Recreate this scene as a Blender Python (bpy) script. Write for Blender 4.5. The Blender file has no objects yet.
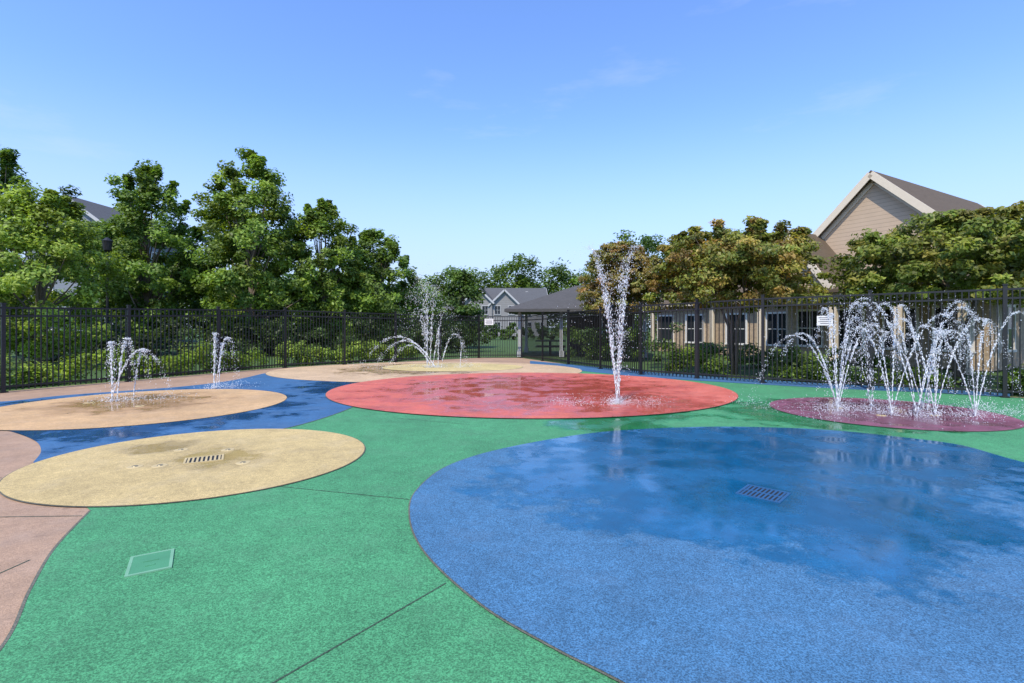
import bpy, math, random
import numpy as np
from mathutils import Vector, Matrix
random.seed(7); RNG=np.random.default_rng(11)
scene=bpy.context.scene
H=1.5; F=500.0; HZ=327.0
def G(x,y):
    """survey: ground position (metres) of a point sighted from the tripod"""
    Y=H*F/(y-HZ); return ((x-512)/F*Y, Y)
def lin(c):
    return tuple(((v/255)/12.92 if v/255<=0.04045 else ((v/255+0.055)/1.055)**2.4) for v in c)
# ---------------------------------------------------------------- helpers
def link(o,parent=None):
    scene.collection.objects.link(o)
    if parent: o.parent=parent
    return o
def empty(name,loc=(0,0,0),rot=0):
    e=bpy.data.objects.new(name,None); e.location=loc; e.rotation_euler=(0,0,rot); e.empty_display_size=0.3
    return link(e)
def mesh_obj(name,verts,faces,mat,parent=None,smooth=False):
    m=bpy.data.meshes.new(name); m.from_pydata([tuple(v) for v in verts],[],faces)
    if isinstance(mat,(list,tuple)):
        for k in mat: m.materials.append(k)
    elif mat: m.materials.append(mat)
    if smooth: m.polygons.foreach_set('use_smooth',[True]*len(m.polygons))
    m.update()
    return link(bpy.data.objects.new(name,m),parent)
class Builder:
    def __init__(s): s.v=[]; s.f=[]; s.mi=[]
    def box(s,c,size,rz=0.0,mi=0):
        cx,cy,cz=c; sx,sy,sz=[k/2 for k in size]; n=len(s.v); ca,sa=math.cos(rz),math.sin(rz)
        for dz in(-sz,sz):
            for dx,dy in((-sx,-sy),(sx,-sy),(sx,sy),(-sx,sy)):
                s.v.append((cx+dx*ca-dy*sa,cy+dx*sa+dy*ca,cz+dz))
        for q in((0,3,2,1),(4,5,6,7),(0,1,5,4),(1,2,6,5),(2,3,7,6),(3,0,4,7)):
            s.f.append(tuple(n+i for i in q)); s.mi.append(mi)
    def bar(s,a,b,w,h,mi=0):
        """box bar between two points: w horizontal thickness, h vertical"""
        a=Vector(a); b=Vector(b); d=(b-a).normalized(); up=Vector((0,0,1))
        sd=d.cross(up)
        if sd.length<1e-4: sd=Vector((1,0,0))
        sd.normalize(); u=sd.cross(d).normalized(); n=len(s.v)
        for p in(a,b):
            for i,j in((-1,-1),(1,-1),(1,1),(-1,1)):
                s.v.append(tuple(p+sd*(i*w/2)+u*(j*h/2)))
        for q in((0,3,2,1),(4,5,6,7),(0,1,5,4),(1,2,6,5),(2,3,7,6),(3,0,4,7)):
            s.f.append(tuple(n+i for i in q)); s.mi.append(mi)
    def tube(s,pts,rad,sides=8,mi=0,cap=True):
        n0=len(s.v); pts=[Vector(p) for p in pts]
        for i,p in enumerate(pts):
            d=(pts[min(i+1,len(pts)-1)]-pts[max(i-1,0)]).normalized()
            a=d.orthogonal().normalized() if abs(d.z)<0.9 else Vector((1,0,0))
            a=(a-d*a.dot(d)).normalized(); b=d.cross(a)
            for k in range(sides):
                t=2*math.pi*k/sides
                s.v.append(tuple(p+(a*math.cos(t)+b*math.sin(t))*rad[i]))
        for i in range(len(pts)-1):
            for k in range(sides):
                k2=(k+1)%sides
                s.f.append((n0+i*sides+k,n0+i*sides+k2,n0+(i+1)*sides+k2,n0+(i+1)*sides+k)); s.mi.append(mi)
        if cap:
            s.f.append(tuple(n0+(len(pts)-1)*sides+k for k in range(sides))); s.mi.append(mi)
            s.f.append(tuple(n0+k for k in reversed(range(sides)))); s.mi.append(mi)
    def poly(s,pts,mi=0):
        n=len(s.v); s.v+= [tuple(p) for p in pts]; s.f.append(tuple(range(n,n+len(pts)))); s.mi.append(mi)
    def obj(s,name,mats,parent=None,smooth=False):
        if not isinstance(mats,(list,tuple)): mats=[mats]
        o=mesh_obj(name,s.v,s.f,mats,parent,smooth)
        o.data.polygons.foreach_set('material_index',s.mi); return o
# ---------------------------------------------------------------- materials
class NT:
    def __init__(s,name):
        s.m=bpy.data.materials.new(name); s.m.use_nodes=True; s.t=s.m.node_tree; s.t.nodes.clear()
        s.out=s.n('ShaderNodeOutputMaterial'); s.b=s.n('ShaderNodeBsdfPrincipled'); s.l(s.b.outputs[0],s.out.inputs[0])
    def n(s,typ,**kw):
        k=s.t.nodes.new(typ)
        for a,b in kw.items(): setattr(k,a,b)
        return k
    def l(s,a,b): s.t.links.new(a,b)
    def noise(s,vec,scale,detail=3,rough=0.55):
        k=s.n('ShaderNodeTexNoise'); k.inputs['Scale'].default_value=scale; k.inputs['Detail'].default_value=detail
        k.inputs['Roughness'].default_value=rough; s.l(vec,k.inputs['Vector']); return k.outputs['Fac']
    def ramp(s,fac,p0,p1,c0=(0,0,0,1),c1=(1,1,1,1)):
        k=s.n('ShaderNodeValToRGB'); e=k.color_ramp.elements
        e[0].position=p0;e[1].position=p1;e[0].color=c0;e[1].color=c1; s.l(fac,k.inputs[0]); return k.outputs[0]
    def math(s,op,a,b=None,c=None):
        k=s.n('ShaderNodeMath',operation=op)
        for i,v in enumerate((a,b,c)):
            if v is None: continue
            if isinstance(v,(int,float)): k.inputs[i].default_value=v
            else: s.l(v,k.inputs[i])
        return k.outputs[0]
    def mix(s,f,a,b,mode='MIX'):
        k=s.n('ShaderNodeMix',data_type='RGBA',blend_type=mode)
        for i,v in((0,f),(6,a),(7,b)):
            if isinstance(v,(int,float)): k.inputs[i].default_value=v
            elif isinstance(v,tuple): k.inputs[i].default_value=(*v[:3],1)
            else: s.l(v,k.inputs[i])
        return k.outputs[2]
    def pos(s): return s.n('ShaderNodeNewGeometry').outputs['Position']
    def obj(s): return s.n('ShaderNodeTexCoord').outputs['Object']
    def bump(s,h,strength,dist=0.02):
        k=s.n('ShaderNodeBump'); k.inputs['Strength'].default_value=strength; k.inputs['Distance'].default_value=dist
        s.l(h,k.inputs['Height']); s.l(k.outputs[0],s.b.inputs['Normal'])
def simple(name,col,rough=0.6,metal=0,var=0.12,scale=6,bump=0.0):
    t=NT(name); p=t.obj(); n=t.noise(p,scale,3)
    c=t.mix(n,tuple(v*(1-var*2) for v in col),tuple(min(1,v*(1+var*2)) for v in col))
    t.l(c,t.b.inputs['Base Color']); t.b.inputs['Roughness'].default_value=rough; t.b.inputs['Metallic'].default_value=metal
    if bump: t.bump(t.noise(p,scale*8,3),bump)
    return t.m
ALB=0.70
def paving(name,rgb,wet=(),wet_rgb=None,speck=0.22,dryrough=0.85,k=ALB,wetamt=0.8,soft=0.2,wear=0.4,stainamt=0.4):
    """textured acrylic / sprayed concrete topping, with wet patches round world points"""
    t=NT(name); p=t.pos()
    col=tuple(v*k for v in lin(rgb))
    fine=t.noise(p,120,1,0.7); mid=t.noise(p,34,2,0.65); big=t.noise(p,0.9,5,0.68); blot=t.noise(p,5.5,4,0.7)
    c=t.mix(t.ramp(fine,0.36,0.64),tuple(v*(1-speck) for v in col),tuple(min(1,v*(1+speck)+0.03*speck) for v in col))
    m=t.ramp(big,0.3,0.72,(0.80,0.80,0.80,1),(1.14,1.14,1.14,1)); c=t.mix(1.0,c,m,'MULTIPLY')
    m2=t.ramp(mid,0.33,0.67,(0.88,0.88,0.88,1),(1.10,1.10,1.10,1)); c=t.mix(1.0,c,m2,'MULTIPLY')
    m3=t.ramp(blot,0.32,0.7,(0.87,0.87,0.87,1),(1.10,1.10,1.10,1)); c=t.mix(1.0,c,m3,'MULTIPLY')
    wearf=t.ramp(t.noise(p,1.9,5,0.72),0.5,0.76); g=sum(col)/3
    c=t.mix(t.math('MULTIPLY',wearf,wear),c,tuple(v*0.75+g*0.33+0.02 for v in col))
    st=t.noise(p,3.1,6,0.75); stain=t.ramp(st,0.56,0.70); c=t.mix(t.math('MULTIPLY',stain,stainamt),c,tuple(v*0.48+0.012 for v in col))
    spots=t.ramp(t.noise(p,11,1,0.5),0.70,0.73); c=t.mix(t.math('MULTIPLY',spots,0.35),c,tuple(v*0.4 for v in col))
    wetv=None
    for (x,y,r) in wet:
        d=t.n('ShaderNodeVectorMath',operation='DISTANCE'); d.inputs[1].default_value=(x,y,0.01); t.l(p,d.inputs[0])
        v=t.math('SUBTRACT',1.0,t.math('DIVIDE',d.outputs['Value'],r))
        wetv=v if wetv is None else t.math('MAXIMUM',wetv,v)
    if wetv is not None:
        n1=t.noise(p,1.5,7,0.7)
        w=t.math('ADD',wetv,t.math('MULTIPLY',t.math('SUBTRACT',n1,0.5),1.8))
        w=t.ramp(w,0.12,0.12+soft)
        puddle=t.ramp(t.noise(p,1.7,3,0.5),0.42,0.56)
        wr=lin(wet_rgb) if wet_rgb else tuple(v*0.62 for v in lin(rgb)); wr=tuple(v*k for v in wr)
        wc=t.mix(t.ramp(fine,0.4,0.6),tuple(v*.8 for v in wr),tuple(v*1.2 for v in wr))
        wc=t.mix(1.0,t.mix(1.0,wc,m,'MULTIPLY'),m3,'MULTIPLY')
        wc=t.mix(t.math('MULTIPLY',t.ramp(t.noise(p,2.3,5,0.7),0.46,0.62),0.45),wc,tuple(v*0.5 for v in wr))
        c=t.mix(t.math('MULTIPLY',w,wetamt),c,wc)
        rw=t.math('MULTIPLY_ADD',puddle,-0.24,0.31)
        r=t.math('ADD',t.math('MULTIPLY',w,rw),t.math('MULTIPLY',t.math('SUBTRACT',1.0,w),dryrough))
        t.l(r,t.b.inputs['Roughness'])
        hgt=t.math('ADD',fine,t.math('MULTIPLY',mid,0.8))
        flat=t.math('MULTIPLY',w,t.math('MULTIPLY_ADD',puddle,0.25,0.72))
        hs=t.math('MULTIPLY',hgt,t.math('SUBTRACT',1.0,flat))
        t.bump(hs,0.6,0.006)
    else:
        t.b.inputs['Roughness'].default_value=dryrough
        t.bump(t.math('ADD',fine,t.math('MULTIPLY',mid,0.8)),0.6,0.006)
    t.l(c,t.b.inputs['Base Color'])
    return t.m
# ---------------------------------------------------------------- camera, light, sky
cam=bpy.data.cameras.new('camera'); co=link(bpy.data.objects.new('camera',cam)); scene.camera=co
co.location=(0,0,H); co.rotation_euler=(math.radians(90),0,0)
cam.sensor_width=36; cam.lens=F/1024*36; cam.shift_y=-(341.5-HZ)/1024; cam.clip_end=2000; cam.clip_start=0.05
SUN_EL=math.radians(54); sd=Vector((-0.34,-0.94,0)).normalized()   # horizontal direction towards the sun
sun=bpy.data.lights.new('sun','SUN'); so=link(bpy.data.objects.new('sun',sun)); sun.energy=5.0; sun.angle=math.radians(0.5); sun.color=(1,0.91,0.77)
S=Vector((sd.x*math.cos(SUN_EL),sd.y*math.cos(SUN_EL),math.sin(SUN_EL)))
so.rotation_euler=S.to_track_quat('Z','Y').to_euler(); so.location=(0,0,30)
w=bpy.data.worlds.new('World'); scene.world=w; w.use_nodes=True; nt=w.node_tree; nt.nodes.clear()
def wn(t,**k):
    n=nt.nodes.new(t)
    for a,b in k.items(): setattr(n,a,b)
    return n
wo=wn('ShaderNodeOutputWorld'); bg=wn('ShaderNodeBackground'); sky=wn('ShaderNodeTexSky')
sky.sky_type='NISHITA'; sky.sun_disc=False; sky.sun_elevation=SUN_EL; sky.sun_rotation=math.atan2(sd.x,sd.y)
sky.air_density=1.0; sky.dust_density=0.7; sky.ozone_density=2.0; sky.altitude=100
bg.inputs[1].default_value=0.15
L=nt.links.new
tint=wn('ShaderNodeMix',data_type='RGBA',blend_type='MULTIPLY'); tint.inputs[0].default_value=1; tint.inputs[7].default_value=(1.36,1.66,2.25,1); L(sky.outputs[0],tint.inputs[6])
tc=wn('ShaderNodeTexCoord'); sep=wn('ShaderNodeSeparateXYZ'); L(tc.outputs['Generated'],sep.inputs[0])
hz=wn('ShaderNodeValToRGB'); hz.color_ramp.interpolation='EASE'; e_=hz.color_ramp.elements; e_[0].position=0.0; e_[0].color=(0.92,0.92,0.92,1); e_[1].position=0.40; e_[1].color=(0,0,0,1); L(sep.outputs[2],hz.inputs[0])
hm=wn('ShaderNodeMix',data_type='RGBA'); hm.inputs[7].default_value=(4.1,4.85,6.3,1); L(hz.outputs[0],hm.inputs[0]); L(tint.outputs[2],hm.inputs[6])
mp=wn('ShaderNodeMapping'); mp.inputs['Scale'].default_value=(1.0,1.0,4.0); mp.inputs['Location'].default_value=(3.1,1.7,0.4)
nz=wn('ShaderNodeTexNoise'); nz.inputs['Scale'].default_value=2.4; nz.inputs['Detail'].default_value=8; nz.inputs['Roughness'].default_value=0.62
rp=wn('ShaderNodeValToRGB'); rp.color_ramp.elements[0].position=0.60; rp.color_ramp.elements[1].position=0.9; rp.color_ramp.elements[1].color=(0.35,0.35,0.35,1)
mx=wn('ShaderNodeMix',data_type='RGBA'); mx.inputs[7].default_value=(5.8,6.2,6.8,1)
L(tc.outputs['Generated'],mp.inputs[0]); L(mp.outputs[0],nz.inputs['Vector']); L(nz.outputs['Fac'],rp.inputs[0])
L(rp.outputs[0],mx.inputs[0]); L(hm.outputs[2],mx.inputs[6]); L(mx.outputs[2],bg.inputs[0]); L(bg.outputs[0],wo.inputs[0])
scene.view_settings.view_transform='Standard'; scene.view_settings.look='None'; scene.view_settings.exposure=0
# ---------------------------------------------------------------- ground
t=NT('grass'); p=t.pos(); c=t.mix(t.ramp(t.noise(p,0.8,5),0.3,0.7),(0.035,0.075,0.012),(0.075,0.13,0.025))
c=t.mix(t.ramp(t.noise(p,30,3),0.35,0.65),c,(0.05,0.11,0.02)); t.l(c,t.b.inputs['Base Color']); t.b.inputs['Roughness'].default_value=0.9
t.bump(t.noise(p,40,3),0.8,0.05); GRASS=t.m
N=24; gv=[];gf=[]
xs=np.linspace(-1,1,N+1); xs=np.sign(xs)*np.abs(xs)**2.2*900
for j in range(N+1):
    for i in range(N+1): gv.append((xs[i],xs[j]+20,-0.04))
for j in range(N):
    for i in range(N): gf.append((j*(N+1)+i,j*(N+1)+i+1,(j+1)*(N+1)+i+1,(j+1)*(N+1)+i))
mesh_obj('ground',gv,gf,GRASS)
FENCE=[(-15.6,3.0),(-13.6,7.2),(-11.6,11.4),(-8.3,18.3),(-1.6,24.2),(0.45,24.2),(4.05,15.7),(6.7,13.35),(10.45,10.6),(16.5,6.0)]
FH=[1.95,1.95,1.97,2.13,2.03,2.03,2.19,2.28,2.33,2.36]
CONC=paving('tan_concrete',(190,156,126),speck=0.16,dryrough=0.85)
PAD=empty('splash_pad')
def sheet(name,pts,z,mat,th=0.0):
    return mesh_obj(name,[(p[0],p[1],z) for p in pts],[tuple(range(len(pts)))],mat,PAD)
def ccw(pts):
    a=sum(pts[i][0]*pts[(i+1)%len(pts)][1]-pts[(i+1)%len(pts)][0]*pts[i][1] for i in range(len(pts)))
    return pts if a>0 else pts[::-1]
def spline(pts,n=12,closed=True):
    out=[];m=len(pts)
    rng=range(m) if closed else range(m-1)
    for i in rng:
        g=(lambda k: pts[k%m]) if closed else (lambda k: pts[max(0,min(m-1,k))])
        p0,p1,p2,p3=g(i-1),g(i),g(i+1),g(i+2)
        for k in range(n):
            s=k/n
            out.append(tuple(0.5*((2*p1[a])+(-p0[a]+p2[a])*s+(2*p0[a]-5*p1[a]+4*p2[a]-p3[a])*s*s+(-p0[a]+3*p1[a]-3*p2[a]+p3[a])*s**3) for a in(0,1)))
    if not closed: out.append(tuple(pts[-1]))
    return out
def ell(cx,cy,rx,ry,n=128,rot=0):
    return [(cx+rx*math.cos(2*math.pi*k/n),cy+ry*math.sin(2*math.pi*k/n)) for k in range(n)]
deck=ccw([(x*1.0,y) for x,y in FENCE]+[(17,-5),(-15.6,-5)])
mesh_obj('concrete_deck',[(x+(0.25 if abs(x)>5 else 0)*(1 if x>0 else -1),y+(0.2 if y>5 else 0),0) for x,y in deck],[tuple(range(len(deck)))],CONC)
GREEN=paving('green_topping',(74,158,104),speck=0.38,wet=[(5.5,8.6,2.2),(2.0,9.0,1.5),(1.5,7.8,1.1)],wet_rgb=(40,140,86),wear=0.35)
BLUEB=paving('blue_band_topping',(58,112,158),speck=0.26,wet=[(-7,9,3.6),(-3,13,3)],wet_rgb=(28,80,130))
BLUED=paving('blue_disc_topping',(68,124,164),wet=[(1.9,5.6,2.6),(3.6,5.9,2.3),(2.5,4.5,1.8),(5.3,6.4,1.6),(1.3,4.2,0.9)],wet_rgb=(6,104,152),speck=0.40,soft=0.18,wetamt=0.92,wear=0.3)
RED=paving('red_topping',(228,118,98),wet=[(0.4,12,5.0),(2.2,9.9,2.5)],wet_rgb=(216,92,76),speck=0.2,soft=0.4,wetamt=0.7)
YEL=paving('yellow_topping',(218,192,130),wet=[(-3.5,5.7,0.75),(-4.4,6.2,0.5)],wet_rgb=(196,168,108),speck=0.24,wetamt=0.5,soft=0.4,stainamt=0.3)
TAN=paving('tan_topping',(220,180,128),wet=[(-7.4,9.9,1.9)],wet_rgb=(192,148,98),speck=0.2,soft=0.4,wetamt=0.7,stainamt=0.3)
CREAM=paving('cream_topping',(222,190,148),wet=[(-3.5,18,3.2)],wet_rgb=(206,170,126),speck=0.18)
CREAM2=paving('pale_yellow_topping',(224,202,136),speck=0.18)
PUR=paving('purple_topping',(160,100,120),wet=[(6.57,8.85,2.4)],wet_rgb=(126,72,92),speck=0.26,soft=0.4)
JOINT=paving('joint_sealant',(112,112,96),speck=0.3)
CRACK=paving('control_joint_dark',(60,86,66),speck=0.3)  # dark strip colour of the control joints
green=[(-2.05,0.9),(-1.3,-2.5),(12.5,-2.5),(15.2,6.1)]+[G(*q) for q in[(1150,406),(1024,398),(900,391.5),(830,387.5),(740,382.5),(640,375.5),(540,366),(400,372),(300,385),(180,400),(60,440),(60,480)]]
left=spline([G(90,511),G(55,548),G(30,590),G(0,650),(-2.15,1.7),(-2.05,0.9)],8,False)
g2=ccw(green[1:]+left)
sheet('green_area',g2,0.004,GREEN)
jb=Builder()
def edge_line(pts,z,wd=0.016):
    for i in range(len(pts)-1):
        a=Vector((*pts[i],0)); b_=Vector((*pts[i+1],0)); n=(b_-a).normalized().cross(Vector((0,0,1)))*wd/2
        jb.poly([(a.x+n.x,a.y+n.y,z),(b_.x+n.x,b_.y+n.y,z),(b_.x-n.x,b_.y-n.y,z),(a.x-n.x,a.y-n.y,z)],1)
edge_line(left,0.0056)
b1=spline([G(*q) for q in[(360,404),(342,412),(312,422),(275,431),(200,443)]],6,False)
b=b1+[G(90,468),G(48,472)]+spline([G(*q) for q in[(33,463),(41,452),(36,442),(18,434),(0,430.5),(-60,428)]],5,False)+[G(-160,424),G(-160,398)]+spline([G(*q) for q in[(-90,404),(0,402),(60,396),(120,391.5),(180,387),(230,381),(262,374)]],5,False)+[G(300,368),G(450,364),G(560,364),G(560,372),G(450,385)]
sheet('blue_band',ccw(b),0.008,BLUEB)
edge_line(b1,0.0098)
up=spline([G(*q) for q in[(530,361),(600,367.5),(640,371.5),(740,378.8),(840,384.5),(930,389),(1010,394)]],6,False)
lo=spline([G(*q) for q in[(1010,397.5),(930,393),(840,389),(740,383.5),(640,377),(600,373),(530,366)]],6,False)
sheet('blue_border_line',ccw(up+lo),0.0092,BLUEB)
def disc(name,pts,mat,z=0.014,j=0.012):
    pts=ccw(pts); cx=sum(p[0] for p in pts)/len(pts); cy=sum(p[1] for p in pts)/len(pts)
    out=[]
    for x,y in pts:
        d=math.hypot(x-cx,y-cy); out.append((cx+(x-cx)*(1+j/d),cy+(y-cy)*(1+j/d)))
    sheet(name+'_joint',out,z-0.003,JOINT); sheet(name,pts,z,mat)
disc('tan_circle',ell(-7.05,9.6,2.50,2.4),TAN)
disc('yellow_circle',ell(-3.50,5.73,1.75,1.58),YEL)
disc('cream_circle',ell(-2.9,17.35,5.3,3.95),CREAM,0.0125)
disc('pale_yellow_circle',ell(-2.2,18.6,2.6,1.9),CREAM2,0.018)
disc('red_circle',ell(0.43,12.15,4.72,4.05),RED,0.022)
disc('purple_circle',ell(6.57,8.85,1.80,1.72),PUR)
blue=[G(*q) for q in[(690,428),(600,433),(512,447.5),(452,465),(418,490),(410,516),(424,552),(480,605),(555,650),(620,683)]]+[(1.1,1.52),(1.9,1.2),(3.2,1.25),(4.5,2.0),(5.4,3.2),(5.78,4.5)]+[G(*q) for q in[(1022,463),(960,446),(900,438),(830,431),(760,428)]]
disc('blue_circle',spline(blue,8),BLUED)
# control joints
def jline(a,b_,z=0.0062,wd=0.010):
    a=Vector((*a,0)); b_=Vector((*b_,0)); n=(b_-a).normalized().cross(Vector((0,0,1)))*wd/2
    jb.poly([(a.x+n.x,a.y+n.y,z),(b_.x+n.x,b_.y+n.y,z),(b_.x-n.x,b_.y-n.y,z),(a.x-n.x,a.y-n.y,z)])
jline(G(270,486),G(409,500)); jline(G(446,584),G(270,686)); jline(G(270,686),(-1.6,0.6))
jline(G(392,418),G(470,425)); 
for a,bb in[((-200,520),(82,516)),((-60,600),(30,560)),((-200,470),(2,478))]: jline(G(*a),G(*bb),0.0022)
for q in[(-6,2,-3.2,1.2),(-9,3.2,-6.2,5.6),(-13,7.4,-9.6,7.9),(-10,5,-9.3,9.0)]: jline(q[:2],q[2:],0.0022)
o=jb.obj('control_joints',[CRACK,JOINT],PAD)
# ---------------------------------------------------------------- drains, lid, nozzles
DARKB=simple('blue_painted_iron',tuple(v*.8 for v in lin((46,96,140))),0.5,0.1); HOLE_DARK=simple('drain_depth_dark',(0.008,0.01,0.012),0.7)  # near-black colour paints the darkness below the grate bars
PALE=simple('pale_rim',tuple(v*.7 for v in lin((130,186,148))),0.6); GRL=simple('green_lid',tuple(v*.7 for v in lin((84,158,112))),0.6)
YR=simple('yellow_rim',tuple(v*.7 for v in lin((214,192,140))),0.6); BR=simple('brass_nozzle',(0.30,0.25,0.15),0.4,0.6)
def grate(name,x,y,sx,sy,rz,z,bars,mb,mh,mr,ratio=0.5,mid=True):
    e=empty(name,(x,y,z),rz); k=Builder(); k.box((0,0,0.0008),(sx,sy,0.0016)); k.obj('pit_dark_plate',mh,e)  # flat plate without depth, the dark of the drain is its colour
    k=Builder()
    for i in range(bars):
        k.box((-sx/2+(i+.5)*sx/bars,0,0.0035),(sx/bars*ratio,sy*0.96,0.003))
    if mid: k.box((0,0,0.0035),(sx,0.02,0.004))
    k.obj('bars',mb,e); k=Builder(); r=0.022
    k.box((0,sy/2+r/2,0.003),(sx+2*r,r,0.006));k.box((0,-sy/2-r/2,0.003),(sx+2*r,r,0.006));k.box((sx/2+r/2,0,0.003),(r,sy,0.006));k.box((-sx/2-r/2,0,0.003),(r,sy,0.006))
    k.obj('frame',mr,e)
grate('drain_grate',2.24,4.46,0.32,0.30,-0.75,0.0145,9,DARKB,HOLE_DARK,DARKB)
grate('drain_grate',-3.46,5.62,0.34,0.24,0.5,0.0145,8,YR,HOLE_DARK,YR,0.5,False)
e=empty('valve_box_lid',(-2.29,3.17,0.0045),0.55); k=Builder(); k.box((0,0,0.003),(0.20,0.27,0.008)); k.box((0,0.02,0.0085),(0.08,0.012,0.003)); k.box((0,-0.05,0.0085),(0.05,0.02,0.003)); k.obj('lid',GRL,e)
k=Builder(); r=.018; k.box((0,.135+r/2,.003),(.236,r,.010));k.box((0,-.135-r/2,.003),(.236,r,.010));k.box((.109,0,.003),(r,.27,.010));k.box((-.109,0,.003),(r,.27,.010)); k.obj('rim',PALE,e)
e=empty('spray_nozzles')
nz_pts=[(x,y) for x,y in [G(160,467),G(181,451),G(228,451),G(243,464),G(135,468)]]+[(-7.9,10.3),(-7.0,9.4),(-8.3,9.8),(2.0,9.62),(-3.2,18.3),(6.2,8.4),(7,9.2),(6,9.2),(7.1,8.4)]
k=Builder()
for x,y in nz_pts:
    z=0.0235 if (abs(x)<3.5 and y>9) else 0.0145
    k.tube([(x,y,z),(x,y,z+0.004)],[0.075,0.07],20,1); k.tube([(x,y,z+0.004),(x,y,z+0.009)],[0.03,0.025],12,0)
k.obj('nozzle_rings',[BR,YR],e)
# ---------------------------------------------------------------- fence
FM=simple('black_powder_coat',(0.010,0.010,0.011),0.5,0.0)
k=Builder()
for i in range(len(FENCE)-1):
    a=Vector(FENCE[i]);b_=Vector(FENCE[i+1]);LL=(b_-a).length; d=(b_-a)/LL; ang=math.atan2(d.y,d.x); h0,h1=FH[i],FH[i+1]
    npan=max(1,round(LL/2.35))
    for j in range(npan+1):
        if j==0 and i>0: continue
        s=j/npan; p=a+d*LL*s; h=h0+(h1-h0)*s
        k.box((p.x,p.y,h/2+0.03),(0.07,0.07,h+0.06),ang); k.box((p.x,p.y,h+0.07),(0.09,0.09,0.025),ang)
        k.box((p.x,p.y,0.02),(0.14,0.14,0.02),ang)
    for off in(-0.03,-0.22,None):
        za=0.14 if off is None else h0+off; zb=0.14 if off is None else h1+off
        k.bar((a.x,a.y,za),(b_.x,b_.y,zb),0.038,0.042)
    npk=int(LL/0.112)
    for j in range(1,npk):
        s=j/npk; p=a+d*LL*s; h=h0+(h1-h0)*s
        k.box((p.x,p.y,(h-0.05+0.06)/2+0.0),(0.022,0.022,h-0.02-0.06),ang)
k.obj('metal_fence',FM)
WHITE=simple('white_paint',(0.70,0.68,0.64),0.5,0,0.03); SIGNTXT=simple('sign_print',(0.08,0.08,0.1),0.5)
def fence_at(imgx):
    for i in range(len(FENCE)-1):
        a,b_=FENCE[i],FENCE[i+1]; r=(imgx-512)/F
        den=(b_[0]-a[0])-r*(b_[1]-a[1])
        if abs(den)<1e-6: continue
        s=(r*a[1]-a[0])/den
        if 0<=s<=1 and a[1]>0: return (a[0]+s*(b_[0]-a[0]),a[1]+s*(b_[1]-a[1]),math.atan2(b_[1]-a[1],b_[0]-a[0]))
for ix,z,sx,sz in[(825,1.66,0.34,0.24),(489,1.75,0.42,0.3)]:
    x,y,a=fence_at(ix); nx,ny=math.sin(a),-math.cos(a)
    e=empty('fence_sign',(x+nx*0.035,y+ny*0.035,z),a); q=Builder(); q.box((0,0,0),(sx,0.012,sz)); q.obj('plate',WHITE,e)
    q=Builder()
    for r in range(4): q.box((0.01*(r%2),-0.008,sz*0.3-r*sz*0.2),(sx*(0.8-0.12*(r%2)),0.003,sz*0.07))
    q.obj('lettering',SIGNTXT,e)
# ---------------------------------------------------------------- foliage
def leaf_mat(name,trans=0.32):
    t=NT(name); a=t.n('ShaderNodeAttribute'); a.attribute_name='leafcol'
    t.l(a.outputs['Color'],t.b.inputs['Base Color']); t.b.inputs['Roughness'].default_value=0.5; t.b.inputs['Specular IOR Level'].default_value=0.35
    tr=t.n('ShaderNodeBsdfTranslucent'); br=t.mix(1.0,a.outputs['Color'],(1.7,1.75,0.7),'MULTIPLY'); t.l(br,tr.inputs[0])
    m=t.n('ShaderNodeMixShader'); m.inputs[0].default_value=trans; t.l(t.b.outputs[0],m.inputs[1]); t.l(tr.outputs[0],m.inputs[2]); t.l(m.outputs[0],t.out.inputs[0])
    return t.m
LEAF=leaf_mat('leaves')
t=NT('bark'); p=t.obj(); c=t.mix(t.noise(p,14,5,0.7),(0.07,0.05,0.035),(0.26,0.21,0.16)); t.l(c,t.b.inputs['Base Color']); t.b.inputs['Roughness'].default_value=0.9; t.bump(t.noise(p,25,4),0.6,0.02); BARK=t.m
def leaves(centers,cr,per,size,cols,bright,crown_c,rng,flat=0.75,clpow=0.5):
    """leaf-sized quads spread through clumps. returns verts(4n,3) and colours(n,4)"""
    n=len(centers)*per
    ci=np.repeat(np.arange(len(centers)),per)
    d=rng.normal(size=(n,3)); d/=np.linalg.norm(d,axis=1)[:,None]
    r=rng.random(n)**clpow
    off=d*r[:,None]*cr[ci][:,None]; off[:,2]*=flat
    pos=centers[ci]+off
    out=pos-crown_c; out/=np.linalg.norm(out,axis=1)[:,None]+1e-6
    nrm=rng.normal(size=(n,3))*0.5+out*0.4+d*0.35+np.array([0,0,0.6]); nrm/=np.linalg.norm(nrm,axis=1)[:,None]
    a=np.cross(nrm,rng.normal(size=(n,3))); a/=np.linalg.norm(a,axis=1)[:,None]+1e-6
    b_=np.cross(nrm,a); s=size*rng.uniform(0.6,1.35,n)[:,None]
    V=np.empty((n,4,3)); V[:,0]=pos-a*s; V[:,1]=pos-b_*s*0.55+nrm*s*0.1; V[:,2]=pos+a*s; V[:,3]=pos+b_*s*0.55+nrm*s*0.1
    cols=np.array(cols); c0=cols[rng.integers(0,len(cols),len(centers))]
    c1=cols[rng.integers(0,len(cols),n)]
    c=(c0[ci]*0.6+c1*0.4)*(bright[ci]*rng.uniform(0.75,1.3,n))[:,None]
    return V.reshape(-1,3),np.c_[c,np.ones(n)]
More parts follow.
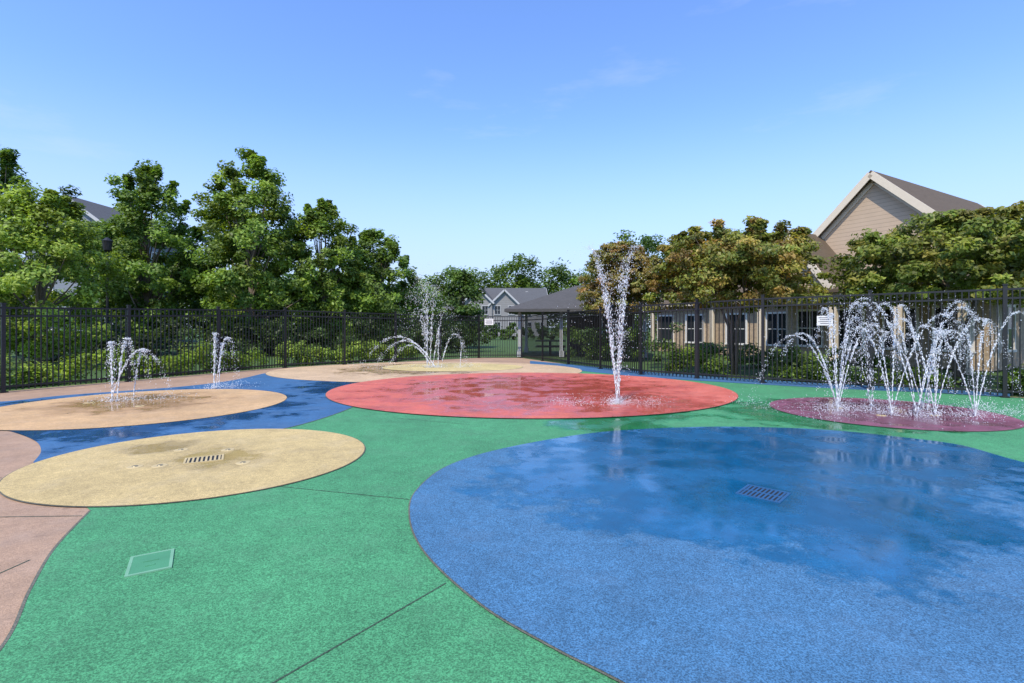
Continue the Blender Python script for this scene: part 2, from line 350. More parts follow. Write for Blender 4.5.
def build_plant(name,B,V,C,mats=None):
    nb=len(B.v); nl=len(V)//4
    m=bpy.data.meshes.new(name)
    bv=np.array(B.v).reshape(-1,3) if nb else np.zeros((0,3))
    allv=np.vstack([bv,V]); m.vertices.add(len(allv)); m.vertices.foreach_set('co',allv.astype(np.float32).ravel())
    fl=[i for f in B.f for i in f]; ls=[]; s=0
    for f in B.f: ls.append(s); s+=len(f)
    loops=np.concatenate([np.array(fl,dtype=np.int32),np.arange(nb,nb+4*nl,dtype=np.int32)])
    starts=np.concatenate([np.array(ls,dtype=np.int32),s+4*np.arange(nl,dtype=np.int32)])
    m.loops.add(len(loops)); m.loops.foreach_set('vertex_index',loops)
    m.polygons.add(len(starts)); m.polygons.foreach_set('loop_start',starts)
    m.update(calc_edges=True)
    m.materials.append(BARK); m.materials.append(LEAF)
    m.polygons.foreach_set('material_index',np.concatenate([np.zeros(len(B.f),dtype=np.int32),np.ones(nl,dtype=np.int32)]))
    at=m.attributes.new('leafcol','FLOAT_COLOR','FACE')
    at.data.foreach_set('color',np.vstack([np.full((len(B.f),4),0.1),C]).astype(np.float32).ravel())
    m.validate(); m.update()
    return link(bpy.data.objects.new(name,m))
GR1=[(0.11,0.185,0.024),(0.14,0.22,0.03),(0.085,0.15,0.024),(0.17,0.25,0.035)]
GRY=[(0.20,0.28,0.04),(0.25,0.32,0.048),(0.16,0.235,0.038)]
GRD=[(0.055,0.105,0.022),(0.075,0.135,0.024),(0.10,0.16,0.028)]
CRA=[(0.21,0.21,0.038),(0.29,0.22,0.05),(0.17,0.21,0.036),(0.29,0.17,0.052),(0.15,0.20,0.034),(0.21,0.23,0.042)]
CRR=[(0.25,0.20,0.055),(0.29,0.16,0.06),(0.19,0.20,0.045),(0.26,0.18,0.05),(0.16,0.19,0.04)]
CRO=[(0.17,0.22,0.034),(0.23,0.25,0.044),(0.14,0.20,0.03),(0.25,0.22,0.045)]
def tree(name,x,y,h,R,base,seed,cols,ncl=150,per=190,leaf=0.11,crad=0.62,pk=0.34,blunt=0.55):
    rng=np.random.default_rng(seed); rr=random.Random(seed)
    B=Builder(); ph=rng.uniform(0,6.28,4)
    cs=[]
    while len(cs)<ncl:
        t=rng.random()
        prof=(t/pk)**0.45 if t<pk else (1-((t-pk)/(1-pk))**1.9)**blunt
        prof=max(prof*1.0,0.45 if t<pk else 0.0)
        if rng.random()>prof+0.15: continue
        th=rng.uniform(0,2*math.pi)
        lump=1+0.14*math.sin(2*th+ph[0]+5*t)+0.13*math.sin(3*th+ph[1]-8*t)+0.11*math.sin(5*th+ph[2]+13*t)
        rad=R*prof*lump*(rng.random()**0.40)
        hh=h*(1+0.05*math.sin(2*th+ph[3]))
        cs.append((rad*math.cos(th),rad*math.sin(th),base+(hh-base-crad*0.5)*t))
    for i in range(10):
        th=rng.uniform(0,2*math.pi); q=rng.uniform(0.1,0.75); zt=base+(h-base)*(1-0.55*q*q)
        for s in range(3): cs.append((R*q*math.cos(th)*(1+.05*s),R*q*math.sin(th)*(1+.05*s),zt-0.1+s*0.22-crad*.5))
    cs=np.array(cs)+np.array([x,y,0])
    tp=[(x,y,-0.05)]; r0=0.035*h*0.5+0.03; rad=[r0*1.3]
    for i in range(1,7):
        s=i/6; tp.append((x+rr.uniform(-.12,.12)*s*2,y+rr.uniform(-.12,.12)*s*2,h*0.85*s)); rad.append(r0*(1-s*0.85))
    B.tube(tp,rad,9)
    idx=rng.permutation(len(cs))[:34]
    for i in idx:
        c=cs[i]; s=min(0.8,max(0.18,(c[2]-1.2)/h*0.75)); q=s*6; a=int(q); 
        st=Vector(tp[a]).lerp(Vector(tp[min(6,a+1)]),q-a); en=Vector(c); md=st.lerp(en,0.5)+Vector((0,0,-0.15))
        B.tube([st,md,en],[r0*0.38*(1-s*.5),r0*0.22*(1-s*.5),0.012],5,cap=False)
    cr=rng.uniform(0.55,1.2,len(cs))*crad; cr[-30:]*=0.5
    br=rng.uniform(0.55,1.4,len(cs))
    V,C=leaves(cs,cr,per,leaf,cols,br,np.array([x,y,(h+base)/2]),rng)
    return build_plant(name,B,V,C)
tree('maple_tree',-24.6,24,9.9,3.1,0.9,1,GR1+GRD,160,170,0.09)
tree('maple_tree',-17.2,18.2,6.4,2.5,0.5,2,GRY,150,210,0.07,0.52)
tree('maple_tree',-19.7,27,10.2,2.8,0.7,3,GR1,200,190,0.092,0.58)
tree('maple_tree',-14.0,27,10.7,2.95,0.7,4,GR1+GRY,220,190,0.092,0.58)
tree('maple_tree',-11.0,29,8.8,2.3,0.7,5,GR1+GRY,150,180,0.095,0.56)
tree('maple_tree',-8.8,32,7.5,2.8,0.6,6,GR1,150,170,0.10,0.58)
tree('maple_tree',-17.2,31,8.8,3.2,0.6,16,GRD,120,130,0.13,0.75)
tree('maple_tree',-27.5,34,8.6,3.0,0.6,17,GRD+GR1,110,130,0.13,0.7)
tree('maple_tree',-3.6,36,5.4,1.9,0.5,8,GRD,80,130,0.11)
def crape(name,x,y,h,R,base,seed,cols,ncl=120,per=150,leaf=0.06,crad=0.34):
    rng=np.random.default_rng(seed); rr=random.Random(seed); B=Builder(); cs=[]; shoots=[]
    nst=5
    for i in range(nst):
        th=2*math.pi*i/nst+rr.uniform(-.3,.3); rad=R*rr.uniform(0.3,0.55)
        b0=Vector((x+0.08*math.cos(th),y+0.08*math.sin(th),-0.05)); m1=Vector((x+0.15*rad*math.cos(th),y+0.15*rad*math.sin(th),base*0.7))
        fk=Vector((x+0.5*rad*math.cos(th),y+.5*rad*math.sin(th),base*1.2))
        B.tube([b0,m1,fk],[0.055,0.042,0.032],7)
        for j in range(5):
            t2=th+rr.uniform(-1.0,1.0); r2=R*rr.uniform(0.3,0.95); z2=base+(h-base)*rr.uniform(0.35,0.9)*(1-0.4*(r2/R)**2)
            e2=Vector((x+r2*math.cos(t2),y+r2*math.sin(t2),z2)); md=fk.lerp(e2,0.5)+Vector((0,0,0.12))
            B.tube([fk,md,e2],[0.026,0.016,0.008],5,cap=False)
            shoots.append((fk,md,e2))
    for i in range(ncl):
        fk,md,e2=shoots[rr.randrange(len(shoots))]; s=rr.uniform(0.35,1.08)
        p=md.lerp(e2,(s-0.5)*2) if s>0.5 else fk.lerp(md,s*2)
        cs.append((p.x+rr.gauss(0,.2)*R/2.2,p.y+rr.gauss(0,.2)*R/2.2,max(base*0.95,p.z+rr.gauss(0,.16))))
    for i in range(int(ncl*1.25)):
        th=rr.uniform(0,6.283); q=rr.random()**0.5; z=base+(h-base)*(0.0+0.84*rr.random()*(1-0.5*q*q))
        cs.append((x+R*q*math.cos(th),y+R*q*math.sin(th),z))
    for i in range(30):
        th=rr.uniform(0,6.283); q=rr.random()**0.5*0.8; z0=base+(h-base)*0.72*(1-0.5*q*q)
        dx,dy=math.cos(th)*0.3*q,math.sin(th)*0.3*q
        e2=Vector((x+R*q*math.cos(th)+dx,y+R*q*math.sin(th)+dy,z0+0.42*(h-base)/3)); B.tube([Vector((x+R*q*math.cos(th)*.8,y+R*q*math.sin(th)*.8,z0-.3)),e2],[0.012,0.004],4,cap=False)
        for s in range(4): cs.append((x+R*q*math.cos(th)+dx*s*.35,y+R*q*math.sin(th)+dy*s*.35,z0+s*0.12*(h-base)/3))
    cs=np.array(cs); qq=np.hypot(cs[:,0]-x,cs[:,1]-y)/R; cs[:,2]=np.minimum(cs[:,2],base+(h-base)*(1.0-0.5*np.minimum(qq,1.2)**2)*0.95)
    cr=rng.uniform(0.5,1.2,len(cs))*crad; cr[-120:]*=0.6
    br=rng.uniform(0.5,1.4,len(cs))
    V,C=leaves(cs,cr,per,leaf,cols,br,np.array([x,y,(h+base)/2]),rng,0.6)
    return build_plant(name,B,V,C)
crape('crape_myrtle_tree',4.9,22.3,5.8,1.85,2.2,21,CRR,120,130)
crape('crape_myrtle_tree',7.2,16.2,5.4,2.65,2.15,42,CRA,185,125)
crape('crape_myrtle_tree',11.9,13.3,4.9,2.85,2.2,23,CRO,195,125)
crape('crape_myrtle_tree',18.5,15.5,5.0,2.6,2.2,24,CRO,100,110)
# distant woodland
rng=np.random.default_rng(77); cs=[];cr=[]
def wood(x0,x1,y,hfun,n,r,dy=3):
    for i in range(n):
        x=rng.uniform(x0,x1); hh=hfun(x); z=hh*(rng.random()**0.6)-r*0.5; cs.append((x,y+rng.uniform(-dy,dy),max(0.4,z))); cr.append(r*rng.uniform(0.6,1.2))
wood(-75,-18,50,lambda x:6.8+1.3*math.sin(x*0.5)+0.8*math.sin(x*1.3),380,1.7)
wood(-22,-8,42,lambda x:6.5+0.8*math.sin(x*0.9),110,1.3)
wood(-16,-7,46,lambda x:5.0+0.6*math.sin(x*1.3),80,1.3)
cs=np.array(cs);cr=np.array(cr)
V,C=leaves(cs,cr,90,0.2,GRD+GR1,rng.uniform(0.6,1.25,len(cs)),np.array([0,60,-5.]),rng); build_plant('tree_line',Builder(),V,C)
cs=[];cr=[]
wood(-22,-10,92,lambda x:8.5+(x+22)*0.4+0.6*math.sin(x),130,1.8)
wood(-11,62,92,lambda x:13.6+1.0*math.sin(x*0.33+1)+0.7*math.sin(x*0.9),720,1.9)
cs=np.array(cs);cr=np.array(cr)
V,C=leaves(cs,cr,100,0.27,GRD+GR1,rng.uniform(0.6,1.3,len(cs)),np.array([20,95,-5.]),rng); build_plant('tree_line',Builder(),V,C)
cs=[];cr=[]
wood(8.5,24,40,lambda x:8.8+0.7*math.sin(x*0.8),260,1.0,2)
cs=np.array(cs);cr=np.array(cr)
V,C=leaves(cs,cr,110,0.14,GRD+GR1,rng.uniform(0.6,1.3,len(cs)),np.array([16,42,-2.]),rng); build_plant('tree_line',Builder(),V,C)
cs=[];cr=[]
def band(pts,h,n,r):
    for i in range(n):
        s=rng.random()*(len(pts)-1); a=int(s); f=s-a; px=pts[a][0]*(1-f)+pts[a+1][0]*f; py=pts[a][1]*(1-f)+pts[a+1][1]*f
        cs.append((px+rng.normal(0,.7),py+rng.normal(0,.7),rng.uniform(0.1,h*(0.8+.2*math.sin(s*9))))); cr.append(r*rng.uniform(0.6,1.2))
band([(-30,14),(-22,19.5),(-18,23.5),(-12,26),(-6,29),(-2.5,31)],2.1,230,0.6)
cs=np.array(cs);cr=np.array(cr); V,C=leaves(cs,cr,130,0.085,[tuple(v*.55 for v in c) for c in GRD],rng.uniform(0.5,1.3,len(cs)),np.array([-15,30,-2.]),rng); build_plant('shrubbery',Builder(),V,C)
cs=[];cr=[]
band([(6.6,20.5),(9.5,19),(12.0,16.6)],0.9,45,0.35); band([(3.5,24),(6.3,22.5)],1.6,40,0.5)
cs=np.array(cs);cr=np.array(cr); V,C=leaves(cs,cr,130,0.07,GRD+GR1,rng.uniform(0.6,1.3,len(cs)),np.array([10,25,-2.]),rng); build_plant('shrubbery',Builder(),V,C)
def hedge(name,pts,wid,h,cols,seed,dens=16,leaf=0.05,gap=0.0):
    rng=np.random.default_rng(seed); cs=[];cr=[]
    for i in range(len(pts)-1):
        a=np.array(pts[i]);b_=np.array(pts[i+1]);L_=np.linalg.norm(b_-a);n=int(L_*dens); d=(b_-a)/L_; nn=np.array([-d[1],d[0]])
        for k in range(n):
            s=rng.random()*L_; g=0.75+0.25*math.sin(s*2.2+i)
            p=a+d*s+nn*rng.uniform(-wid/2,wid/2); cs.append((p[0],p[1],rng.uniform(0.1,h*g))); cr.append(rng.uniform(0.2,0.34))
    cs=np.array(cs);cr=np.array(cr); c0=cs.mean(axis=0)-np.array([0,0,3])
    V,C=leaves(cs,cr,90,leaf,cols,rng.uniform(0.65,1.35,len(cs)),c0,rng,0.85); return build_plant(name,Builder(),V,C)
hedge('hedge',[(-16.2,6.5),(-13.2,11.8),(-9.6,19.0)],0.8,0.8,GRY,31,18)
hedge('hedge',[(-9.2,19.6),(-4.6,23.6)],0.8,0.9,GRY,32,16,0.06)
hedge('hedge',[(5.2,16.6),(6.6,15.2)],0.7,0.8,GRY+GR1,33,16)
hedge('hedge',[(11.2,11.2),(16.8,6.9)],0.8,0.55,GRD+GR1,34,16)
hedge('hedge',[(7.6,14.4),(10.6,12.0)],0.5,0.35,GRD+GR1,35,12)
# ---------------------------------------------------------------- buildings
def siding(name,col,sp=0.16,brick=False):
    t=NT(name); p=t.obj(); sx=t.n('ShaderNodeSeparateXYZ'); t.l(p,sx.inputs[0])
    if brick:
        cmb=t.n('ShaderNodeCombineXYZ'); t.l(t.math('ADD',sx.outputs[0],sx.outputs[1]),cmb.inputs[0]); t.l(sx.outputs[2],cmb.inputs[1])
        b_=t.n('ShaderNodeTexBrick'); b_.inputs['Scale'].default_value=4.5; t.l(cmb.outputs[0],b_.inputs['Vector'])
        b_.inputs['Color1'].default_value=(*col,1); b_.inputs['Color2'].default_value=(*[v*0.72 for v in col],1); b_.inputs['Mortar'].default_value=(0.38,0.34,0.28,1); b_.inputs['Mortar Size'].default_value=0.015
        c=t.mix(1.0,b_.outputs[0],t.ramp(t.noise(p,3,4),0.2,0.8,(.8,.8,.8,1),(1.1,1.1,1.1,1)),'MULTIPLY')
    else:
        fr=t.math('FRACT',t.math('DIVIDE',sx.outputs[2],sp)); e=t.ramp(fr,0.0,0.14,(0.45,0.45,0.45,1),(1,1,1,1))
        c=t.mix(1.0,t.mix(t.noise(p,2,4),tuple(v*.88 for v in col),tuple(v*1.08 for v in col)),e,'MULTIPLY'); t.bump(fr,0.15,0.01)
    t.l(c,t.b.inputs['Base Color']); t.b.inputs['Roughness'].default_value=0.75; return t.m
def shingle(name,col):
    t=NT(name); p=t.obj(); b_=t.n('ShaderNodeTexBrick'); b_.inputs['Scale'].default_value=3.2; b_.inputs['Mortar Size'].default_value=0.012
    sx=t.n('ShaderNodeSeparateXYZ'); t.l(p,sx.inputs[0]); cmb=t.n('ShaderNodeCombineXYZ'); t.l(t.math('ADD',sx.outputs[0],t.math('MULTIPLY',sx.outputs[1],0.3)),cmb.inputs[0]); t.l(t.math('MULTIPLY',sx.outputs[2],1.6),cmb.inputs[1]); t.l(cmb.outputs[0],b_.inputs['Vector'])
    b_.inputs['Color1'].default_value=(*col,1); b_.inputs['Color2'].default_value=(*[v*0.65 for v in col],1); b_.inputs['Mortar'].default_value=(*[v*0.35 for v in col],1)
    c=t.mix(t.noise(p,9,4),b_.outputs[0],tuple(v*1.1 for v in col)); t.l(c,t.b.inputs['Base Color']); t.b.inputs['Roughness'].default_value=0.9; return t.m
SID=siding('tan_siding',(0.52,0.39,0.265)); BRK=siding('beige_brick',(0.48,0.35,0.22),brick=True); GSID=siding('grey_siding',(0.20,0.22,0.25)); WSID=siding('light_siding',(0.24,0.235,0.23),0.3)
RB=shingle('brown_shingle',(0.10,0.072,0.043)); RG=shingle('grey_shingle',(0.085,0.088,0.092)); RP=shingle('charcoal_shingle',(0.07,0.068,0.066)); CRM=simple('cream_trim',(0.68,0.58,0.43),0.5,0,0.04)
GTR=simple('weathered_trim',(0.42,0.42,0.42),0.6,0,0.05)
t=NT('window_glass'); t.b.inputs['Base Color'].default_value=(0.02,0.025,0.03,1); t.b.inputs['Roughness'].default_value=0.05; t.bump(t.noise(t.obj(),1.5,2),0.05,0.02); GLS=t.m
DIM=simple('under_roof_shade',(0.05,0.045,0.04),0.8)  # dark colour paints in the shade beneath the pavilion roof
def gable_house(name,loc,rot,Lx,Wy,zw,zr,wall,roof,trim,over=0.4,lower=None,zl=0):
    """ridge along local x, gable at local x=0 ; y in [-W/2,W/2]"""
    e=empty(name,loc,rot); h=Wy/2; k=Builder()
    b0=zl if lower else 0
    v=[(0,-h,b0),(0,h,b0),(Lx,h,b0),(Lx,-h,b0),(0,-h,zw),(0,h,zw),(Lx,h,zw),(Lx,-h,zw),(0,0,zr),(Lx,0,zr)]
    mesh_obj('walls',v,[(0,4,8,5,1),(3,2,6,9,7),(0,3,7,4),(1,5,6,2)],wall,e)
    if lower:
        k.box((Lx/2,0,zl/2),(Lx+0.06,Wy+0.06,zl)); k.obj('brick_base',lower,e)
    k=Builder(); sl=(zr-zw)/h; th=0.16
    for s in(-1,1):
        ye=s*(h+over);ze=zw-over*sl+0.02
        n=len(k.v)
        pts=[(-over,0,zr+.02),(Lx+over,0,zr+.02),(Lx+over,ye,ze),(-over,ye,ze)]
        top=[(p[0],p[1],p[2]+th) for p in pts]; k.v+=pts+top
        fs=[(0,1,2,3),(4,7,6,5),(0,4,5,1),(2,6,7,3),(1,5,6,2),(3,7,4,0)]
        k.f+=[tuple(n+i for i in f) for f in fs]; k.mi+=[0]*6
    k.obj('roof',roof,e)
    k=Builder()
    for s in(-1,1):
        for xx in(-over-0.03,Lx+over+0.03):
            k.bar((xx,0,zr+0.02),(xx,s*(h+over),zw-over*sl+0.02),0.05,0.26)
            if xx<0: k.bar((xx+over,s*0.0,zr-0.22),(xx+over,s*h,zw-0.22),0.05,0.16)
        k.box((Lx/2,s*(h+over+0.03),zw-over*sl+0.05),(Lx+2*over,0.05,0.2))
    k.obj('trim',trim,e)
    return e
def window(e,x,y,z,w_,h_,axis='x',sgn=-1,bars=(2,2),fm=None):
    """axis: wall normal axis"""
    k=Builder(); fr=0.09
    def bx(u,v,su,sv,dep,out,mi):
        if axis=='x': k.box((x+sgn*out,y+u,z+v),(dep,su,sv),0,mi)
        else: k.box((x+u,y+sgn*out,z+v),(su,dep,sv),0,mi)
    bx(0,0,w_,h_,0.03,0.02,1)
    bx(0,h_/2+fr/2,w_+2*fr,fr,0.09,0.035,0); bx(0,-h_/2-fr/2,w_+2*fr+.06,fr,0.12,0.045,0)
    bx(-w_/2-fr/2,0,fr,h_,0.09,0.035,0); bx(w_/2+fr/2,0,fr,h_,0.09,0.035,0)
    for i in range(1,bars[0]): bx(-w_/2+i*w_/bars[0],0,0.04,h_,0.03,0.04,0)
    for i in range(1,bars[1]): bx(0,-h_/2+i*h_/bars[1],w_,0.035,0.03,0.043,0)
    k.obj('window',[fm or WHITE,GLS],e)
cl=gable_house('clubhouse',(14.5,20.0,0),math.radians(30),10,7,4.1,7.55,SID,RB,CRM,0.3,BRK,2.9)
k=Builder(); k.box((-0.05,0,2.98),(0.08,7.1,0.16)); k.obj('belt_trim',CRM,cl)
for yy in(-2.5,-0.9,0.9,2.5): window(cl,-0.03,yy,1.45,1.0,1.5)
for xx in(1.3,5.3,7.5): window(cl,xx,-3.53,1.45,1.1,1.5,'y',-1)
eg=gable_house('entry_gable',(-2.3,2.1,2.82),0,2.25,3.0,0.45,2.5,SID,RB,CRM,0.22); eg.parent=cl
k=Builder(); k.box((-1.2,0,2.66),(2.4,7.6,0.28))
for yy in(-3.5,-1.75,0.4,3.4): k.box((-2.2,yy,1.26),(0.24,0.24,2.52)); k.box((-2.2,yy,0.12),(0.36,0.36,0.24)); k.box((-2.2,yy,2.44),(0.36,0.36,0.12))
k.obj('porch_columns',CRM,cl)
v=[(-2.6,-3.95,2.81),(-2.6,3.95,2.81),(-0.04,3.95,3.5),(-0.04,-3.95,3.5),(-2.6,-3.95,2.93),(-2.6,3.95,2.93),(-0.04,3.95,3.62),(-0.04,-3.95,3.62)]
mesh_obj('porch_roof',v,[(0,1,2,3),(4,7,6,5),(0,4,5,1),(1,5,6,2),(3,2,6,7),(0,3,7,4)],RB,cl)
k=Builder(); k.box((4,8.05,1.4),(6,9,2.8)); k.obj('wing_walls',BRK,cl)
v=[(0.5,3.7,2.8),(0.5,13.0,2.8),(7.5,13.0,2.8),(7.5,3.7,2.8),(4,3.7,4.7),(4,13.0,4.7)]
mesh_obj('wing_roof',v,[(0,4,5,1),(3,2,5,4),(1,5,2),(0,3,4),(0,1,2,3)],RB,cl)
for yy in(4.6,6.9,9.6,11.8): window(cl,0.98,yy,1.4,1.1,1.5)
k=Builder()
for yy in(3.9,8.2,12.6): k.box((0.7,yy,1.35),(0.2,0.2,2.7))
k.box((0.47,8.3,2.78),(0.06,9.4,0.16)); k.obj('wing_columns',CRM,cl)
k=Builder(); k.tube([(0.15,-3.62,0.1),(0.15,-3.62,3.9)],[0.045,0.045],8); k.obj('downspout',WHITE,cl)
# pavilion
pv=empty('pavilion',(3.7,27.2,0),math.radians(-6)); k=Builder()
for xx in(-3.1,-1.0,1.0,3.1):
    for yy in(-2.2,2.2): k.box((xx,yy,1.2),(0.16,0.16,2.4)); k.box((xx,yy,0.15),(0.26,0.26,0.3))
k.box((0,-2.2,2.38),(6.7,0.18,0.24)); k.box((0,2.2,2.38),(6.7,0.18,0.24)); k.box((-3.25,0,2.38),(.18,4.1,.22)); k.box((3.25,0,2.38),(.18,4.1,.22)); k.obj('posts',GTR,pv)
v=[(-3.8,-2.9,2.25),(3.8,-2.9,2.25),(3.8,2.9,2.25),(-3.8,2.9,2.25),(-0.2,0,3.75),(1.2,0,3.75),(-3.8,-2.9,2.4),(3.8,-2.9,2.4),(3.8,2.9,2.4),(-3.8,2.9,2.4)]
mesh_obj('roof',v,[(0,3,2,1),(6,7,5,4),(7,8,5),(8,9,4,5),(9,6,4),(0,1,7,6),(1,2,8,7),(2,3,9,8),(3,0,6,9)],RP,pv)
k=Builder(); k.box((1.2,1.6,1.1),(3.6,0.12,2.2)); k.box((2.6,0.4,0.55),(0.8,2.2,1.1)); k.box((-1.6,0,0.74),(1.6,0.8,0.06)); k.box((-1.6,0,0.36),(0.12,0.5,0.7)); k.box((-1.6,-0.75,0.44),(1.6,0.28,0.05)); k.box((-1.6,0.75,0.44),(1.6,0.28,0.05)); k.obj('counter_table_screen',DIM,pv)  # screen and furniture coloured dark to give the shade under the roof
ah=gable_house('apartment_house',(-39.0,44,0),math.radians(88),9,8,10.0,12.9,GSID,RG,GTR)
for xx in(2,5): 
    for zz in(5,8): window(ah,xx,-4.0,zz,1.1,1.4,'y',-1)
for yy in(-2,2):
    for zz in(2,5,8): window(ah,0,yy,zz,1.1,1.4)
for lx,ly,ro,wd,zw,zr in[(-5.4,80,80,4.5,5.6,7.8),(-1.2,80,92,4.5,5.2,7.4),(2.4,84,100,5,5.0,7.4)]:
    th_=gable_house('town_house',(lx,ly,0),math.radians(ro),9,wd,zw,zr,WSID,RG,GTR)
    for yy in(-wd/4,wd/4):
        for zz in(1.6,4.2): window(th_,0,yy,zz,0.9,1.3,fm=GTR)
th_=gable_house('town_house',(-6.6,84,0),math.radians(3),12,7,5.2,7.9,WSID,RG,GTR)
for xx in(1.5,4,6.5,9,11):
    for zz in(1.6,4.0): window(th_,xx,-3.5,zz,1.0,1.3,'y',-1,fm=GTR)
# shrubs in front of the far houses
hedge('hedge',[(-9,60),(6,60)],2.0,2.0,GRD,36,10,0.16)
e=empty('street_lamp',(-17.4,21.5,0)); k=Builder(); k.tube([(0,0,0),(0,0,0.4),(0,0,0.45),(0,0,4.7)],[0.11,0.1,0.055,0.04],10); k.tube([(0,0,4.7),(0,0,4.8),(0,0,5.1),(0,0,5.2)],[0.06,0.14,0.18,0.2],12); k.tube([(0,0,5.2),(0,0,5.35)],[0.21,0.03],12); k.obj('post_and_lantern',FM,e)
# ---------------------------------------------------------------- water
t=NT('water'); t.b.inputs['Base Color'].default_value=(0.9,0.92,0.94,1); t.b.inputs['Roughness'].default_value=0.12
tl=t.n('ShaderNodeBsdfTranslucent'); tl.inputs[0].default_value=(0.85,0.89,0.92,1); m2=t.n('ShaderNodeMixShader'); m2.inputs[0].default_value=0.4
t.l(t.b.outputs[0],m2.inputs[1]); t.l(tl.outputs[0],m2.inputs[2]); t.l(m2.outputs[0],t.out.inputs[0]); WATER=t.m
def droplets(name,P,Dv,S,E,parent):
    """octahedral droplets at P, stretched by E along Dv"""
    n=len(P); d=Dv/(np.linalg.norm(Dv,axis=1)[:,None]+1e-6); a=np.cross(d,np.array([0.3,0.9,0.2])); a/=np.linalg.norm(a,axis=1)[:,None]+1e-6; b_=np.cross(d,a)
    s=S[:,None]; V=np.stack([P+d*s*E[:,None],P-d*s*E[:,None],P+a*s,P-a*s,P+b_*s,P-b_*s],axis=1).reshape(-1,3)
    F0=np.array([(0,2,4),(0,4,3),(0,3,5),(0,5,2),(1,4,2),(1,3,4),(1,5,3),(1,2,5)])
    Fc=(F0[None]+6*np.arange(n)[:,None,None]).reshape(-1)
    m=bpy.data.meshes.new(name); m.vertices.add(len(V)); m.vertices.foreach_set('co',V.astype(np.float32).ravel())
    m.loops.add(len(Fc)); m.loops.foreach_set('vertex_index',Fc.astype(np.int32)); nf=n*8
    m.polygons.add(nf); m.polygons.foreach_set('loop_start',(3*np.arange(nf)).astype(np.int32)); m.update(calc_edges=True)
    m.polygons.foreach_set('use_smooth',[True]*nf); m.materials.append(WATER); m.validate(); return link(bpy.data.objects.new(name,m),parent)
def fountain(name,jets,seed,splash=1.0):
    """jets: (x,y,vx,vy,vz,n,dropsize,jitter,tmaxfrac)"""
    rng=np.random.default_rng(seed); e=empty(name); PP=[];DD=[];SS=[];EE=[]
    for (x,y,vx,vy,vz,n,sz,jit,tf) in jets:
        T=2*vz/9.81
        t=(rng.random(n)**0.95)*T*tf
        keep=rng.random(n)<(0.6+0.4*np.sin(t*38+rng.uniform(0,6)))+0.25*(1-t/T); t=t[keep]; n=len(t)
        vj=rng.normal(size=(n,3))*jit*np.array([1,1,0.5])
        vv=np.array([vx,vy,vz])+vj
        p=np.array([x,y,0.02])+vv*t[:,None]; p[:,2]-=0.5*9.81*t*t
        vel=vv.copy(); vel[:,2]-=9.81*t
        ok=p[:,2]>0.01; age=t/T
        s=sz*rng.uniform(0.35,1.15,n)*(1.05-0.3*age); el=np.clip(np.linalg.norm(vel,axis=1)*0.9*(1.25-age),1.0,7)*rng.uniform(0.6,1.3,n)
        PP.append(p[ok]);DD.append(vel[ok]);SS.append(s[ok]);EE.append(el[ok])
        for (lx,ly,cnt,r) in((x+vx*T,y+vy*T,int(60*splash*min(tf,1)),0.22),(x,y,int(30*splash),0.1)):
            q=np.c_[lx+rng.normal(0,r,cnt),ly+rng.normal(0,r,cnt),np.abs(rng.normal(0,0.07,cnt))+0.02]
            PP.append(q);DD.append(rng.normal(size=(cnt,3)));SS.append(rng.uniform(.003,.008,cnt)*max(1,sz/0.009));EE.append(np.ones(cnt))
    droplets('water_jets',np.vstack(PP),np.vstack(DD),np.concatenate(SS),np.concatenate(EE),e)
x,y=G(112,402)
fountain('water_fountain',[(x,y,-0.05,0.0,4.8,700,.012,.05,.95),(x+.1,y,0.32,.1,4.95,700,.012,.05,.95),(x+.05,y-.1,1.15,.3,4.5,700,.011,.045,1),(x+.2,y+.3,.5,-.1,4.4,400,.011,.06,.9),(x,y,.3,0,4.8,260,.009,.2,1)],1,1.4)
x,y=G(214,389)
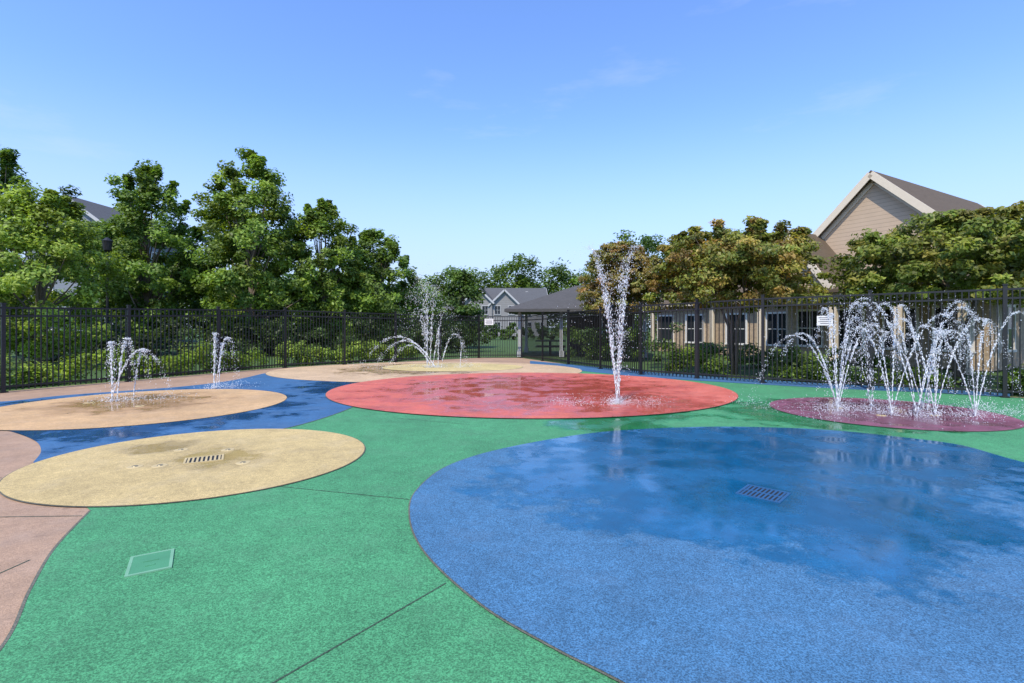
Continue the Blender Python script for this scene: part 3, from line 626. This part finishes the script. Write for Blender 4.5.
fountain('water_fountain',[(x,y,0.05,0.0,5.1,650,.013,.05,.95),(x+.05,y,0.5,.1,4.9,550,.012,.05,1),(x,y+.2,.25,-.1,4.6,450,.011,.05,.9),(x,y,.2,0,4.8,200,.009,.2,1)],2,1.4)
fountain('water_fountain',[(2.02,9.62,-.66,.1,7.7,900,.0078,.06,.52),(2.02,9.62,-.50,-.1,7.2,550,.0075,.07,.5),(2.02,9.62,.42,-.05,7.7,800,.0078,.06,.52),(2.02,9.62,.22,.1,7.4,600,.0075,.08,.5),(2.02,9.62,-.1,.1,6.9,500,.0065,.24,.8),(2.02,9.62,-.55,.0,7.7,700,.0065,.25,.9),(2.02,9.62,.35,.0,7.7,700,.0065,.25,.9),(2.05,9.6,.1,.0,5.2,500,.009,.10,.9)],3,3)
x,y=-3.1,18.3
fountain('water_fountain',[(x,y,-.35,0,8.1,650,.011,.12,.9),(x,y,-.05,.1,7.8,650,.011,.10,.9),(x+.1,y,.3,-.1,7.6,600,.011,.12,.9),(x+.2,y,.8,0,6.6,500,.011,.12,.95),(x,y,-.75,0,7.2,500,.010,.14,.95),(x,y,.1,0,8.6,600,.009,.45,.9),
 (x+.3,y,-2.9,.1,4.7,600,.013,.08,1),(x+.3,y-.1,-2.4,-.3,4.4,600,.013,.08,1),(x+.2,y-.2,-2.0,.3,4.0,500,.013,.08,1),(x+.5,y,1.0,.1,4.9,450,.012,.08,1),(x+1.2,y,.2,.1,4.2,300,.012,.08,1),(x+.4,y,.0,.1,4.9,350,.012,.08,1)],4)
js=[]; rr=random.Random(12)
for bx in(5.75,6.05,6.4,6.75,7.05,7.4,7.7):
    by=8.85+rr.uniform(-.55,.55)
    for vx in(-1.2,-.45,0.5,1.35):
        js.append((bx,by,vx+rr.uniform(-.25,.25),rr.uniform(-.45,.45),rr.uniform(5.0,6.25),620,.0088,.035,rr.choice([.8,.95,1])))
js.append((6.4,8.9,-.2,0,5.9,900,.008,.6,1)); js.append((7.4,8.9,.6,0,5.8,900,.008,.6,1))
fountain('water_fountain',js,5,1.8)
print('done')
